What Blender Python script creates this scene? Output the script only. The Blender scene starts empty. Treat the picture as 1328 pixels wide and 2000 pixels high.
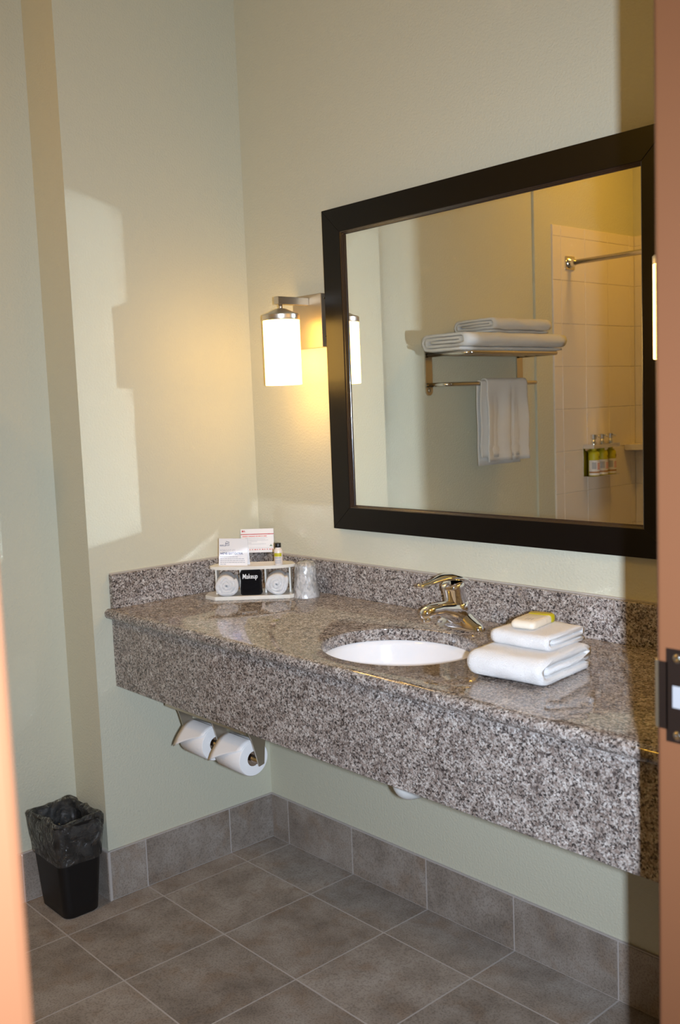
import bpy, bmesh, math, random
from mathutils import Vector, Matrix, Euler, noise
random.seed(7)
PI = math.pi
sc = bpy.context.scene
COL = sc.collection

# ---------------------------------------------------------------- camera
cam_d = bpy.data.cameras.new('camera')
cam = bpy.data.objects.new('camera', cam_d); COL.objects.link(cam)
cam_d.sensor_fit = 'VERTICAL'; cam_d.sensor_height = 36.0; cam_d.sensor_width = 23.9
cam_d.lens = 1940.885 / 2000 * 36.0
cam.location = (2.75286, -2.07283, 1.52198)
cam.rotation_euler = (1.464933, 0.039492, 0.838705)
cam_d.clip_start = 0.02; cam_d.clip_end = 50
cam_d.dof.use_dof = True; cam_d.dof.focus_distance = 2.75; cam_d.dof.aperture_fstop = 5.6
sc.camera = cam

# ---------------------------------------------------------------- world, flash, exposure
w = bpy.data.worlds.new('world'); sc.world = w; w.use_nodes = True
w.node_tree.nodes['Background'].inputs[0].default_value = (1.0, 0.80, 0.58, 1)
w.node_tree.nodes['Background'].inputs[1].default_value = 0.05
sc.view_settings.view_transform = 'Standard'; sc.view_settings.look = 'None'
sc.view_settings.exposure = 0.0; sc.view_settings.gamma = 1.0
sc.view_settings.use_curve_mapping = False
sc.cycles.use_denoising = True
sc.cycles.sample_clamp_indirect = 0
sc.cycles.blur_glossy = 0.0
sc.cycles.use_guiding = True          # lets the flash light thrown back by the mirror converge
sc.cycles.guiding_training_samples = 64
sc.cycles.max_bounces = 6; sc.cycles.diffuse_bounces = 3; sc.cycles.glossy_bounces = 3; sc.cycles.transparent_max_bounces = 6

# the photographer's flash, mounted on the camera body beside the lens
fl_d = bpy.data.lights.new('camera_flash', 'AREA'); fl_d.shape = 'RECTANGLE'
fl_d.size = 0.020; fl_d.size_y = 0.052; fl_d.spread = math.radians(110); fl_d.energy = 27.5; fl_d.color = (0.715, 0.83, 1.0)
fl = bpy.data.objects.new('camera_flash', fl_d); COL.objects.link(fl)
fl.location = (2.842, -2.06, 1.522); fl.rotation_euler = (cam.rotation_euler.x - 0.07, cam.rotation_euler.y, cam.rotation_euler.z)

# ---------------------------------------------------------------- material helpers
def srgb(r, g, b):
    f = lambda c: (c / 255 / 12.92) if c / 255 <= 0.04045 else ((c / 255 + 0.055) / 1.055) ** 2.4
    return (f(r), f(g), f(b), 1)
MATS = {}
def mat(name, col, rough=0.5, metal=0.0, spec=0.5, bump=None, coat=0.0, **kw):
    if name in MATS: return MATS[name]
    m = bpy.data.materials.new(name); m.use_nodes = True; MATS[name] = m
    nt = m.node_tree; b = nt.nodes['Principled BSDF']
    b.inputs['Base Color'].default_value = col; b.inputs['Roughness'].default_value = rough
    b.inputs['Metallic'].default_value = metal; b.inputs['Specular IOR Level'].default_value = spec
    b.inputs['Coat Weight'].default_value = coat
    for k, v in kw.items(): b.inputs[k.replace('_', ' ')].default_value = v
    if bump:
        sc_, st, dist = bump
        tc = nt.nodes.new('ShaderNodeTexCoord'); nz = nt.nodes.new('ShaderNodeTexNoise')
        nz.inputs['Scale'].default_value = sc_; nz.inputs['Detail'].default_value = 3
        bp = nt.nodes.new('ShaderNodeBump'); bp.inputs['Strength'].default_value = st; bp.inputs['Distance'].default_value = dist
        nt.links.new(tc.outputs['Object'], nz.inputs['Vector']); nt.links.new(nz.outputs[0], bp.inputs['Height'])
        nt.links.new(bp.outputs[0], b.inputs['Normal'])
    return m
def ramp(nt, pts, interp='LINEAR'):
    r = nt.nodes.new('ShaderNodeValToRGB'); r.color_ramp.interpolation = interp
    e = r.color_ramp.elements
    while len(e) > 1: e.remove(e[-1])
    e[0].position, e[0].color = pts[0]
    for p, c in pts[1:]:
        n = e.new(p); n.color = c
    return r
def mixrgb(nt, a, b, fac, mode='MIX'):
    n = nt.nodes.new('ShaderNodeMix'); n.data_type = 'RGBA'; n.blend_type = mode
    for sock, v in ((n.inputs[6], a), (n.inputs[7], b), (n.inputs[0], fac)):
        if hasattr(v, 'is_output'): nt.links.new(v, sock)
        else: sock.default_value = v
    return n.outputs[2]

def make_granite():
    m = mat('granite', (0.3, 0.3, 0.3, 1), 0.055, spec=0.55)
    nt = m.node_tree; b = nt.nodes['Principled BSDF']; L = nt.links
    tc = nt.nodes.new('ShaderNodeTexCoord')
    wn = nt.nodes.new('ShaderNodeTexNoise'); wn.inputs['Scale'].default_value = 420; wn.inputs['Detail'].default_value = 4
    L.new(tc.outputs['Object'], wn.inputs['Vector'])
    add = nt.nodes.new('ShaderNodeVectorMath'); add.operation = 'MULTIPLY_ADD'
    L.new(wn.outputs['Color'], add.inputs[0]); add.inputs[1].default_value = (0.0085, 0.0085, 0.0085); L.new(tc.outputs['Object'], add.inputs[2])
    v = nt.nodes.new('ShaderNodeTexVoronoi'); v.inputs['Scale'].default_value = 290
    L.new(add.outputs[0], v.inputs['Vector'])
    sep = nt.nodes.new('ShaderNodeSeparateColor'); L.new(v.outputs['Color'], sep.inputs[0])
    r1 = ramp(nt, [(0, srgb(72, 69, 69)), (0.14, srgb(126, 119, 116)), (0.30, srgb(168, 156, 150)), (0.50, srgb(192, 184, 179)),
                   (0.70, srgb(210, 206, 202)), (0.86, srgb(228, 226, 224))], 'CONSTANT')
    L.new(sep.outputs[0], r1.inputs[0])
    v2 = nt.nodes.new('ShaderNodeTexVoronoi'); v2.inputs['Scale'].default_value = 190
    L.new(add.outputs[0], v2.inputs['Vector'])
    sep2 = nt.nodes.new('ShaderNodeSeparateColor'); L.new(v2.outputs['Color'], sep2.inputs[0])
    r2 = ramp(nt, [(0, (0.0, 0, 0, 1)), (0.90, (1, 1, 1, 1))], 'CONSTANT'); L.new(sep2.outputs[0], r2.inputs[0])
    dark = nt.nodes.new('ShaderNodeMath'); dark.operation = 'MULTIPLY'; L.new(r2.outputs[0], dark.inputs[0]); dark.inputs[1].default_value = 0.6
    c = mixrgb(nt, r1.outputs[0], srgb(66, 60, 62), dark.outputs[0])
    nz = nt.nodes.new('ShaderNodeTexNoise'); nz.inputs['Scale'].default_value = 45; nz.inputs['Detail'].default_value = 4
    L.new(tc.outputs['Object'], nz.inputs['Vector'])
    r3 = ramp(nt, [(0.3, srgb(196, 190, 186)), (0.7, srgb(255, 254, 252))]); L.new(nz.outputs[0], r3.inputs[0])
    c2 = mixrgb(nt, c, r3.outputs[0], 1.0, 'MULTIPLY')
    nf = nt.nodes.new('ShaderNodeTexNoise'); nf.inputs['Scale'].default_value = 520; nf.inputs['Detail'].default_value = 4
    L.new(tc.outputs['Object'], nf.inputs['Vector'])
    r4 = ramp(nt, [(0.34, srgb(166, 160, 158)), (0.6, (1, 1, 1, 1))]); L.new(nf.outputs[0], r4.inputs[0])
    c2 = mixrgb(nt, c2, r4.outputs[0], 0.5, 'MULTIPLY')
    L.new(c2, b.inputs['Base Color'])
    return m
GRANITE = make_granite()

def make_tile(name, dark, mid, light, rust):
    m = mat(name, mid, 0.55, spec=0.3)
    nt = m.node_tree; b = nt.nodes['Principled BSDF']; L = nt.links
    tc = nt.nodes.new('ShaderNodeTexCoord'); oi = nt.nodes.new('ShaderNodeObjectInfo')
    off = nt.nodes.new('ShaderNodeVectorMath'); off.operation = 'MULTIPLY_ADD'
    L.new(oi.outputs['Random'], off.inputs[0]); off.inputs[1].default_value = (37, 53, 11); L.new(tc.outputs['Object'], off.inputs[2])
    n1 = nt.nodes.new('ShaderNodeTexNoise'); n1.inputs['Scale'].default_value = 7; n1.inputs['Detail'].default_value = 8; n1.inputs['Roughness'].default_value = 0.65
    n2 = nt.nodes.new('ShaderNodeTexNoise'); n2.inputs['Scale'].default_value = 190; n2.inputs['Detail'].default_value = 3
    n3 = nt.nodes.new('ShaderNodeTexNoise'); n3.inputs['Scale'].default_value = 11; n3.inputs['Detail'].default_value = 5
    n3.inputs['Distortion'].default_value = 0.6
    for n in (n1, n2, n3): L.new(off.outputs[0], n.inputs['Vector'])
    r1 = ramp(nt, [(0.30, dark), (0.5, mid), (0.70, light)]); L.new(n1.outputs[0], r1.inputs[0])
    r3 = ramp(nt, [(0.52, (0, 0, 0, 1)), (0.72, (0.55, 0.55, 0.55, 1))]); L.new(n3.outputs[0], r3.inputs[0])
    c = mixrgb(nt, r1.outputs[0], rust, r3.outputs[0])
    r2 = ramp(nt, [(0.36, srgb(150, 146, 142)), (0.52, (1, 1, 1, 1))]); L.new(n2.outputs[0], r2.inputs[0])
    c = mixrgb(nt, c, r2.outputs[0], 0.4, 'MULTIPLY')
    vr = nt.nodes.new('ShaderNodeMapRange'); L.new(oi.outputs['Random'], vr.inputs[0])
    vr.inputs[3].default_value = 0.9; vr.inputs[4].default_value = 1.1
    hs = nt.nodes.new('ShaderNodeHueSaturation'); L.new(c, hs.inputs['Color']); L.new(vr.outputs[0], hs.inputs['Value'])
    L.new(hs.outputs[0], b.inputs['Base Color'])
    bp = nt.nodes.new('ShaderNodeBump'); bp.inputs['Strength'].default_value = 0.15; bp.inputs['Distance'].default_value = 0.002
    L.new(n1.outputs[0], bp.inputs['Height']); L.new(bp.outputs[0], b.inputs['Normal'])
    return m
TILE = make_tile('floor_tile', srgb(132, 121, 111), srgb(160, 149, 138), srgb(178, 169, 160), srgb(150, 126, 104))
GROUT = mat('grout', srgb(190, 182, 176), 0.9, spec=0.2, bump=(300, 0.3, 0.001))
PAINT = mat('wall_paint', srgb(209, 207, 186), 0.75, spec=0.25, bump=(150, 0.36, 0.0045))
CEIL = mat('ceiling_paint', srgb(235, 232, 220), 0.9, spec=0.1, bump=(160, 0.3, 0.004))
PEACH = mat('door_frame_paint', srgb(112, 72, 47), 0.45, spec=0.4, bump=(420, 0.12, 0.001))
STRIP = mat('caulk', srgb(182, 176, 168), 0.7)
ESPRESSO = mat('espresso_wood', srgb(13, 9, 8), 0.34, spec=0.27, bump=(60, 0.04, 0.001))
BEAD = mat('espresso_bead', srgb(46, 34, 30), 0.22, spec=0.8)
MIRROR = mat('mirror_silver', (0.88, 0.90, 0.87, 1), 0.0, 1.0)
NICKEL = mat('brushed_nickel', (0.62, 0.57, 0.50, 1), 0.36, 1.0)
CHROME = mat('chrome', (0.86, 0.86, 0.87, 1), 0.05, 1.0)
STEEL = mat('polished_steel', (0.66, 0.62, 0.57, 1), 0.16, 1.0)
PLATE = mat('nickel_plate', (0.46, 0.39, 0.29, 1), 0.42, 0.8)
BRONZE = mat('dark_bronze', srgb(70, 58, 52), 0.36, 0.85)
PORC = mat('porcelain', srgb(240, 238, 238), 0.12, spec=0.6)
TERRY = mat('white_terry', srgb(240, 238, 236), 0.95, spec=0.1, bump=(560, 0.9, 0.0035), Sheen_Weight=0.3)
BLACKT = mat('black_terry', srgb(16, 15, 17), 0.95, spec=0.1, bump=(900, 0.8, 0.002), Sheen_Weight=0.05)
PAPER = mat('card_paper', srgb(242, 240, 240), 0.5)
TISSUE = mat('tissue_paper', srgb(242, 240, 238), 0.9, spec=0.1, bump=(500, 0.3, 0.001))
CORE = mat('cardboard_core', srgb(120, 100, 82), 0.9)
PLASTB = mat('black_plastic', srgb(20, 19, 20), 0.42, spec=0.4, bump=(300, 0.15, 0.001))
CAPB = mat('black_cap', srgb(18, 18, 18), 0.35)
LOTION = mat('lotion_bottle', srgb(240, 226, 214), 0.3)
LIME = mat('lime_label', srgb(196, 186, 30), 0.45)
LABELW = mat('white_label', srgb(236, 230, 226), 0.5)
STONE = mat('cast_marble', srgb(226, 220, 208), 0.25, spec=0.5)
INKBLUE = mat('ink_blue', srgb(36, 46, 92), 0.6)
INKGREY = mat('ink_grey', srgb(150, 152, 160), 0.6)
INKLG = mat('ink_light_grey', srgb(186, 187, 192), 0.6)
INKRED = mat('ink_red', srgb(196, 36, 34), 0.6)
INKPINK = mat('ink_pink', srgb(224, 120, 110), 0.6)
INKGREEN = mat('ink_green', srgb(40, 110, 70), 0.6)
THREAD = mat('white_thread', srgb(240, 240, 238), 0.8)
BATHTILE = mat('white_bath_tile', srgb(236, 226, 214), 0.14, spec=0.5)
PIPEW = mat('white_pipe_cover', srgb(232, 232, 228), 0.5)
SLIT = mat('strike_box_metal', srgb(148, 148, 150), 0.4, 0.0)

def make_shade():
    m = bpy.data.materials.new('lit_opal_glass'); m.use_nodes = True
    nt = m.node_tree; b = nt.nodes['Principled BSDF']
    b.inputs['Base Color'].default_value = (0.9, 0.88, 0.84, 1); b.inputs['Roughness'].default_value = 0.25
    b.inputs['Emission Color'].default_value = (1.0, 0.56, 0.125, 1); b.inputs['Emission Strength'].default_value = 10.2
    return m
SHADE = make_shade()
def make_film(name, tint, opacity, bump, rough=0.1, gloss=1.0):
    """thin plastic: clear film with a little milky scatter and a Fresnel sheen on crinkles"""
    m = bpy.data.materials.new(name); m.use_nodes = True; nt = m.node_tree; L = nt.links
    nt.nodes.remove(nt.nodes['Principled BSDF']); out = nt.nodes['Material Output']
    tr = nt.nodes.new('ShaderNodeBsdfTransparent'); df = nt.nodes.new('ShaderNodeBsdfDiffuse'); df.inputs[0].default_value = tint
    tl = nt.nodes.new('ShaderNodeBsdfTranslucent'); tl.inputs[0].default_value = tint
    gl = nt.nodes.new('ShaderNodeBsdfGlossy'); gl.inputs['Roughness'].default_value = rough
    tc = nt.nodes.new('ShaderNodeTexCoord'); mp = nt.nodes.new('ShaderNodeMapping'); mp.inputs['Scale'].default_value = bump[3]
    nz = nt.nodes.new('ShaderNodeTexNoise'); nz.inputs['Scale'].default_value = bump[0]; nz.inputs['Detail'].default_value = 5
    nz.inputs['Distortion'].default_value = 1.2
    L.new(tc.outputs['Object'], mp.inputs[0]); L.new(mp.outputs[0], nz.inputs['Vector'])
    bp = nt.nodes.new('ShaderNodeBump'); bp.inputs['Strength'].default_value = bump[1]; bp.inputs['Distance'].default_value = bump[2]
    L.new(nz.outputs[0], bp.inputs['Height'])
    for n in (df, gl, tl): L.new(bp.outputs[0], n.inputs['Normal'])
    r = ramp(nt, [(0.38, (opacity * 0.5,) * 3 + (1,)), (0.62, (min(1, opacity * 1.5),) * 3 + (1,))]); L.new(nz.outputs[0], r.inputs[0])
    dd = nt.nodes.new('ShaderNodeMixShader'); dd.inputs[0].default_value = 0.35; L.new(df.outputs[0], dd.inputs[1]); L.new(tl.outputs[0], dd.inputs[2])
    m1 = nt.nodes.new('ShaderNodeMixShader'); L.new(r.outputs[0], m1.inputs[0]); L.new(tr.outputs[0], m1.inputs[1]); L.new(dd.outputs[0], m1.inputs[2])
    fr = nt.nodes.new('ShaderNodeFresnel'); fr.inputs['IOR'].default_value = 1.5; L.new(bp.outputs[0], fr.inputs['Normal'])
    fm = nt.nodes.new('ShaderNodeMath'); fm.operation = 'MULTIPLY'; L.new(fr.outputs[0], fm.inputs[0]); fm.inputs[1].default_value = gloss
    m2 = nt.nodes.new('ShaderNodeMixShader'); L.new(fm.outputs[0], m2.inputs[0]); L.new(m1.outputs[0], m2.inputs[1]); L.new(gl.outputs[0], m2.inputs[2])
    L.new(m2.outputs[0], out.inputs[0])
    return m
LINER = make_film('bin_liner_film', srgb(172, 170, 166), 0.13, (24, 1.0, 0.03, (1, 1, 1)), 0.10)
WRAP = make_film('crinkled_wrap', srgb(250, 248, 246), 0.62, (70, 0.45, 0.004, (1, 1, 0.5)), 0.12)
CUPP = make_film('frosted_cup', srgb(250, 246, 240), 0.8, (30, 0.1, 0.001, (1, 1, 1)), 0.25)

# ---------------------------------------------------------------- mesh helpers
def obj(name, bm, m, parent=None, smooth=False, auto=None, bev=None, seg=2):
    if bev:
        bmesh.ops.bevel(bm, geom=list(bm.edges), offset=bev, segments=seg, affect='EDGES', profile=0.5, clamp_overlap=True)
    bmesh.ops.recalc_face_normals(bm, faces=bm.faces)
    me = bpy.data.meshes.new(name); bm.to_mesh(me); bm.free()
    if m: me.materials.append(m)
    if smooth or auto:
        for p in me.polygons: p.use_smooth = True
        if auto:
            me.set_sharp_from_angle(angle=math.radians(auto))
    o = bpy.data.objects.new(name, me); COL.objects.link(o)
    if parent: o.parent = parent
    return o
def tag(o, label=None, cat=None, group=None, kind=None):
    if label: o['label'] = label
    if cat: o['category'] = cat
    if group: o['group'] = group
    if kind: o['kind'] = kind
    return o
def thing(name, label, cat, loc=(0, 0, 0), rz=0, group=None):
    o = bpy.data.objects.new(name, None); COL.objects.link(o)
    o.location = loc; o.rotation_euler = (0, 0, rz); o.empty_display_size = 0.05
    return tag(o, label, cat, group)
def copy_tree(o, parent=None):
    c = o.copy(); COL.objects.link(c); c.parent = parent
    for ch in list(o.children): copy_tree(ch, c)
    return c
def box(x0, x1, y0, y1, z0, z1, bm=None):
    bm = bm or bmesh.new()
    v = [bm.verts.new((x, y, z)) for x in (x0, x1) for y in (y0, y1) for z in (z0, z1)]
    for f in ((0, 1, 3, 2), (4, 6, 7, 5), (0, 4, 5, 1), (2, 3, 7, 6), (0, 2, 6, 4), (1, 5, 7, 3)):
        bm.faces.new([v[i] for i in f])
    return bm
def prism(pts, z0, z1, bm=None):
    bm = bm or bmesh.new()
    a = [bm.verts.new((x, y, z0)) for x, y in pts]; b = [bm.verts.new((x, y, z1)) for x, y in pts]
    n = len(pts)
    bm.faces.new(a[::-1]); bm.faces.new(b)
    for i in range(n): bm.faces.new((a[i], a[(i + 1) % n], b[(i + 1) % n], b[i]))
    return bm
def xform(bm, M):
    bmesh.ops.transform(bm, matrix=M, verts=bm.verts); return bm
def shift(bm, x, y, z): return xform(bm, Matrix.Translation((x, y, z)))
def rot(bm, ang, ax): return xform(bm, Matrix.Rotation(ang, 4, ax))
def lathe(prof, seg=32, bm=None, cap=True):
    bm = bm or bmesh.new(); rings = []
    for r, z in prof:
        rings.append([bm.verts.new((r * math.cos(2 * PI * i / seg), r * math.sin(2 * PI * i / seg), z)) for i in range(seg)])
    for a, b in zip(rings, rings[1:]):
        for i in range(seg): bm.faces.new((a[i], a[(i + 1) % seg], b[(i + 1) % seg], b[i]))
    if cap: bm.faces.new(rings[0][::-1]); bm.faces.new(rings[-1])
    return bm
def loft(rings, closed_ends=True, bm=None):
    bm = bm or bmesh.new(); R = [[bm.verts.new(p) for p in r] for r in rings]; n = len(R[0])
    for a, b in zip(R, R[1:]):
        for i in range(n): bm.faces.new((a[i], a[(i + 1) % n], b[(i + 1) % n], b[i]))
    if closed_ends: bm.faces.new(R[0][::-1]); bm.faces.new(R[-1])
    return bm
def tube(path, rad, seg=12, bm=None, up=(0, 0, 1), ex=1.0):
    path = [Vector(p) for p in path]; n = len(path); rings = []
    rads = rad if isinstance(rad, (list, tuple)) else [rad] * n
    t0 = (path[1] - path[0]).normalized(); u = Vector(up)
    if abs(t0.dot(u)) > 0.95: u = Vector((1, 0, 0))
    nrm = (u - t0 * u.dot(t0)).normalized()
    for i in range(n):
        t = (path[min(i + 1, n - 1)] - path[max(i - 1, 0)]).normalized()
        nrm = (nrm - t * nrm.dot(t)).normalized(); bn = t.cross(nrm)
        rings.append([path[i] + nrm * (rads[i] * ex * math.cos(2 * PI * k / seg)) + bn * (rads[i] * math.sin(2 * PI * k / seg)) for k in range(seg)])
    return loft(rings, True, bm)
def fillet(pts, r, n=6):
    pts = [Vector(p) for p in pts]; out = [pts[0]]
    for a, b, c in zip(pts, pts[1:], pts[2:]):
        d1 = (a - b).normalized(); d2 = (c - b).normalized()
        p, q = b + d1 * r, b + d2 * r
        for k in range(n + 1):
            t = k / n; out.append(p * (1 - t) ** 2 + b * 2 * t * (1 - t) + q * t * t)
    return out + [pts[-1]]
def rrect(hx, hy, r, n=5):
    out = []
    for cx, cy, a0 in ((hx - r, hy - r, 0), (-hx + r, hy - r, PI / 2), (-hx + r, -hy + r, PI), (hx - r, -hy + r, 1.5 * PI)):
        for k in range(n + 1):
            a = a0 + PI / 2 * k / n; out.append((cx + r * math.cos(a), cy + r * math.sin(a)))
    return out
def ribbon(path, th, width, nw=14, wob=0.0, seed=0, endround=0.006):
    """a thick cloth strip: 2-D path in (a, z), extruded along b in [0, width]; coordinates (a, b, z)"""
    P = [Vector((p[0], p[1])) for p in path]; n = len(P); lft, rgt = [], []
    for i in range(n):
        t = (P[min(i + 1, n - 1)] - P[max(i - 1, 0)]).normalized(); nn = Vector((-t.y, t.x))
        e = min(i, n - 1 - i); h = th / 2 * (0.75 if e == 0 else 1.0)
        lft.append(P[i] + nn * h); rgt.append(P[i] - nn * h)
    outl = lft + rgt[::-1]; rings = []
    cen = sum(outl, Vector((0, 0))) / len(outl)
    for k in range(nw + 1):
        s = k / nw; b = width * s
        edge = min(s, 1 - s) * width; q = min(1.0, edge / endround)
        ring = []
        for j, p in enumerate(outl):
            m = P[j] if j < n else P[2 * n - 1 - j]
            pp = m + (p - m) * (0.72 + 0.28 * math.sqrt(max(0, 1 - (1 - q) ** 2)))
            d = wob * noise.noise(Vector((pp.x * 18, b * 18, pp.y * 30 + seed)))
            d2 = wob * noise.noise(Vector((pp.x * 14 + 9, b * 11, pp.y * 14 + seed + 5)))
            ring.append((pp.x + d, b + d2 * 0.6, pp.y + d * 0.5 * (1 if pp.y > 0.006 else 0)))
        rings.append(ring)
    return loft(rings)
def arc(c, r, a0, a1, n=8): return [(c[0] + r * math.cos(a0 + (a1 - a0) * k / n), c[1] + r * math.sin(a0 + (a1 - a0) * k / n)) for k in range(n + 1)]
def line(a, b, n=8): return [(a[0] + (b[0] - a[0]) * k / n, a[1] + (b[1] - a[1]) * k / n) for k in range(n + 1)]
def dedupe(p):
    out = [p[0]]
    for q in p[1:]:
        if (Vector(q) - Vector(out[-1])).length > 1e-4: out.append(q)
    return out
def text(s, size, m, parent, M, name='lettering', bold=0.0, depth=0.0003, sx=1.0):
    cu = bpy.data.curves.new(name, 'FONT'); cu.body = s; cu.size = size; cu.offset = bold; cu.extrude = depth; cu.resolution_u = 2
    t = bpy.data.objects.new('tmp', cu); COL.objects.link(t)
    dg = bpy.context.evaluated_depsgraph_get(); me = bpy.data.meshes.new_from_object(t.evaluated_get(dg))
    bpy.data.objects.remove(t); bpy.data.curves.remove(cu)
    me.transform(M @ Matrix.Diagonal((sx, 1, 1, 1))); me.name = name; me.materials.clear(); me.materials.append(m)
    o = bpy.data.objects.new(name, me); COL.objects.link(o); o.parent = parent
    return o
def frame_from(o, u, v):
    u = Vector(u).normalized(); v = Vector(v).normalized(); n = u.cross(v)
    M = Matrix((u, v, n)).transposed().to_4x4(); M.translation = Vector(o); return M

# ---------------------------------------------------------------- the room
ZC = 3.0; XR = -0.195; YP = -0.652; YS = -1.86; YT = -1.99; YE = -2.712; XW = 2.139; WT = 0.12; TP = 0.3302; HB = 0.157
XS = XR + 0.012
YJ, YL = -1.018, -1.876           # the two sides of the doorway
struct = lambda o: tag(o, kind='structure')
struct(obj('wall_back', box(XR - 0.12, XW + WT, 0, 0.12, 0, ZC), PAINT))
struct(obj('wall_left', prism([(0, 0), (XR - 0.12, 0), (XR - 0.12, YE), (XS, YE), (XS, YS), (XR, YS), (XR, YP), (0, YP)], 0, ZC), PAINT))
struct(obj('wall_front', box(XR - 0.12, XW + WT, YE - 0.12, YE, 0, ZC), PAINT))
bm = box(XW, XW + WT, YJ + 0.03, 0, 0, ZC); box(XW, XW + WT, YE, YL - 0.03, 0, ZC, bm); box(XW, XW + WT, YL - 0.03, YJ + 0.03, 2.13, ZC, bm)
struct(obj('wall_right', bm, PAINT))
struct(obj('ceiling', box(XR - 0.12, XW + WT, YE - 0.12, 0.12, ZC, ZC + 0.1), CEIL))
# floor: a grout bed and the tiles laid on it
GZ = -0.0012
floor = struct(obj('floor', box(XR - 0.12, XW + WT + 1.2, YE - 0.12, 0.12, -0.1, GZ), GROUT))
X1, A1, G = 0.1005, 0.1926, 0.0046
def tile_piece(parent, x0, x1, y0, y1, z0, z1, m=None, bev=0.0009):
    bm = box(x0, x1, y0, y1, z0, z1); c = Vector(((x0 + x1) / 2, (y0 + y1) / 2, (z0 + z1) / 2)); shift(bm, -c.x, -c.y, -c.z)
    o = obj('tile', bm, m or TILE, parent, bev=bev, seg=1); o.location = c; return o
for i in range(-1, 7):
    for j in range(-1, 8):
        x0 = X1 + (i - 0) * TP; y1 = -A1 - j * TP; x1, y0 = x0 + TP, y1 - TP
        x0, x1 = x0 + G / 2, x1 - G / 2; y0, y1 = y0 + G / 2, y1 - G / 2
        lim = 0.0 if y1 > YP - 0.01 else XR
        if y1 > YP and y0 < YP: lim = XR
        if i == -1: x0 = max(x0, lim)
        x0 = max(x0, lim); x1 = min(x1, XW); y1 = min(y1, 0); y0 = max(y0, YE)
        if x1 - x0 < 0.01 or y1 - y0 < 0.01: continue
        tile_piece(floor, x0, x1, y0, y1, GZ, 0.0)
# baseboards of cut tile
def baseboard(name, axis, fixed, sgn, a0, a1, seams):
    """axis 'x' or 'y' runs along the wall; the tiles stand proud of 'fixed' towards sgn"""
    th = 0.0095
    def bx(s0, s1, t0, t1, z0, z1):
        p, q = sorted((fixed + sgn * t0, fixed + sgn * t1))
        return (s0, s1, p, q, z0, z1) if axis == 'x' else (p, q, s0, s1, z0, z1)
    b = struct(obj(name, box(*bx(a0, a1, 0.0, th - 0.002, 0, HB + 0.003)), GROUT))
    cuts = [a0] + [s for s in sorted(seams) if a0 + 0.012 < s < a1 - 0.012] + [a1]
    for p, q in zip(cuts, cuts[1:]): tile_piece(b, *bx(p + G / 2, q - G / 2, 0.0, th, 0.002, HB))
    return b
baseboard('baseboard_back', 'x', 0.0, -1, 0.0095, XW, [X1 + k * TP for k in range(8)])
baseboard('baseboard_left', 'y', 0.0, 1, YP, -0.0, [-A1 - k * TP for k in range(3)])
baseboard('baseboard_return', 'x', YP, -1, XR + 0.0095, 0.0095, [])
baseboard('baseboard_recess', 'y', XR, 1, YS, YP, [-A1 - k * TP for k in range(8)])
# door frame: painted steel jambs with stops, head, strike plate
door = bpy.data.objects.new('door_1', None); COL.objects.link(door); tag(door, 'peach painted steel door frame with strike plate', None, None, 'structure')
door.location = (XW, YJ, 0)
def jamb(y, s):
    # s=+1: the side towards the vanity wall; profile with a rabbet and a stop
    e = 0.05
    pts = [(0, 0), (0.048, 0), (0.048, -0.016), (WT - 0.02, -0.016), (WT - 0.02, 0), (WT + 0.012, 0), (WT + 0.012, e), (-0.012, e), (-0.012, 0.006), (-0.006, 0)]
    pts = [(px, s * py + y - YJ) for px, py in pts]
    return prism(pts, 0, 2.10)
obj('jamb', jamb(YJ, 1), PEACH, door, bev=0.002)
obj('jamb', jamb(YL, -1), PEACH, door, bev=0.002)
obj('head', box(-0.012, WT + 0.012, YL - YJ - 0.05, 0.05, 2.10, 2.15), PEACH, door, bev=0.002)
bm = bmesh.new()
zc = 1.1645
for a in ((0.004, 0.012, 1.1075, 1.2215), (0.026, 0.036, 1.1075, 1.2215), (0.012, 0.026, 1.1075, 1.150), (0.012, 0.026, 1.177, 1.2215)):
    box(a[0], a[1], -0.0016, 0.001, a[2], a[3], bm)
sp = obj('strike_plate', bm, BRONZE, door); tag(sp, 'dark bronze strike plate')
bm = box(-0.006, 0.006, -0.0016, 0.0, 1.122, 1.2045)
obj('lip', bm, BRONZE, sp)
bm = prism([(-0.006, -0.0016), (-0.013, 0.003), (-0.0135, 0.008), (-0.012, 0.008), (-0.0115, 0.0035), (-0.006, 0.0002)], 1.122, 1.2045)
obj('lip_curl', bm, NICKEL, sp)
obj('latch_box', box(0.010, 0.028, -0.0009, -0.0003, 1.149, 1.178), SLIT, sp)
for z in (1.2105, 1.1165):
    bm = lathe([(0.0001, 0.0016), (0.0015, 0.0016), (0.0018, 0.0024), (0.0040, 0.0020), (0.0056, 0.0008), (0.0058, 0)][::-1], 20); rot(bm, PI / 2, 'X'); shift(bm, 0.0185, -0.0016, z)
    s = obj('screw', bm, CHROME, sp, smooth=True)

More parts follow.
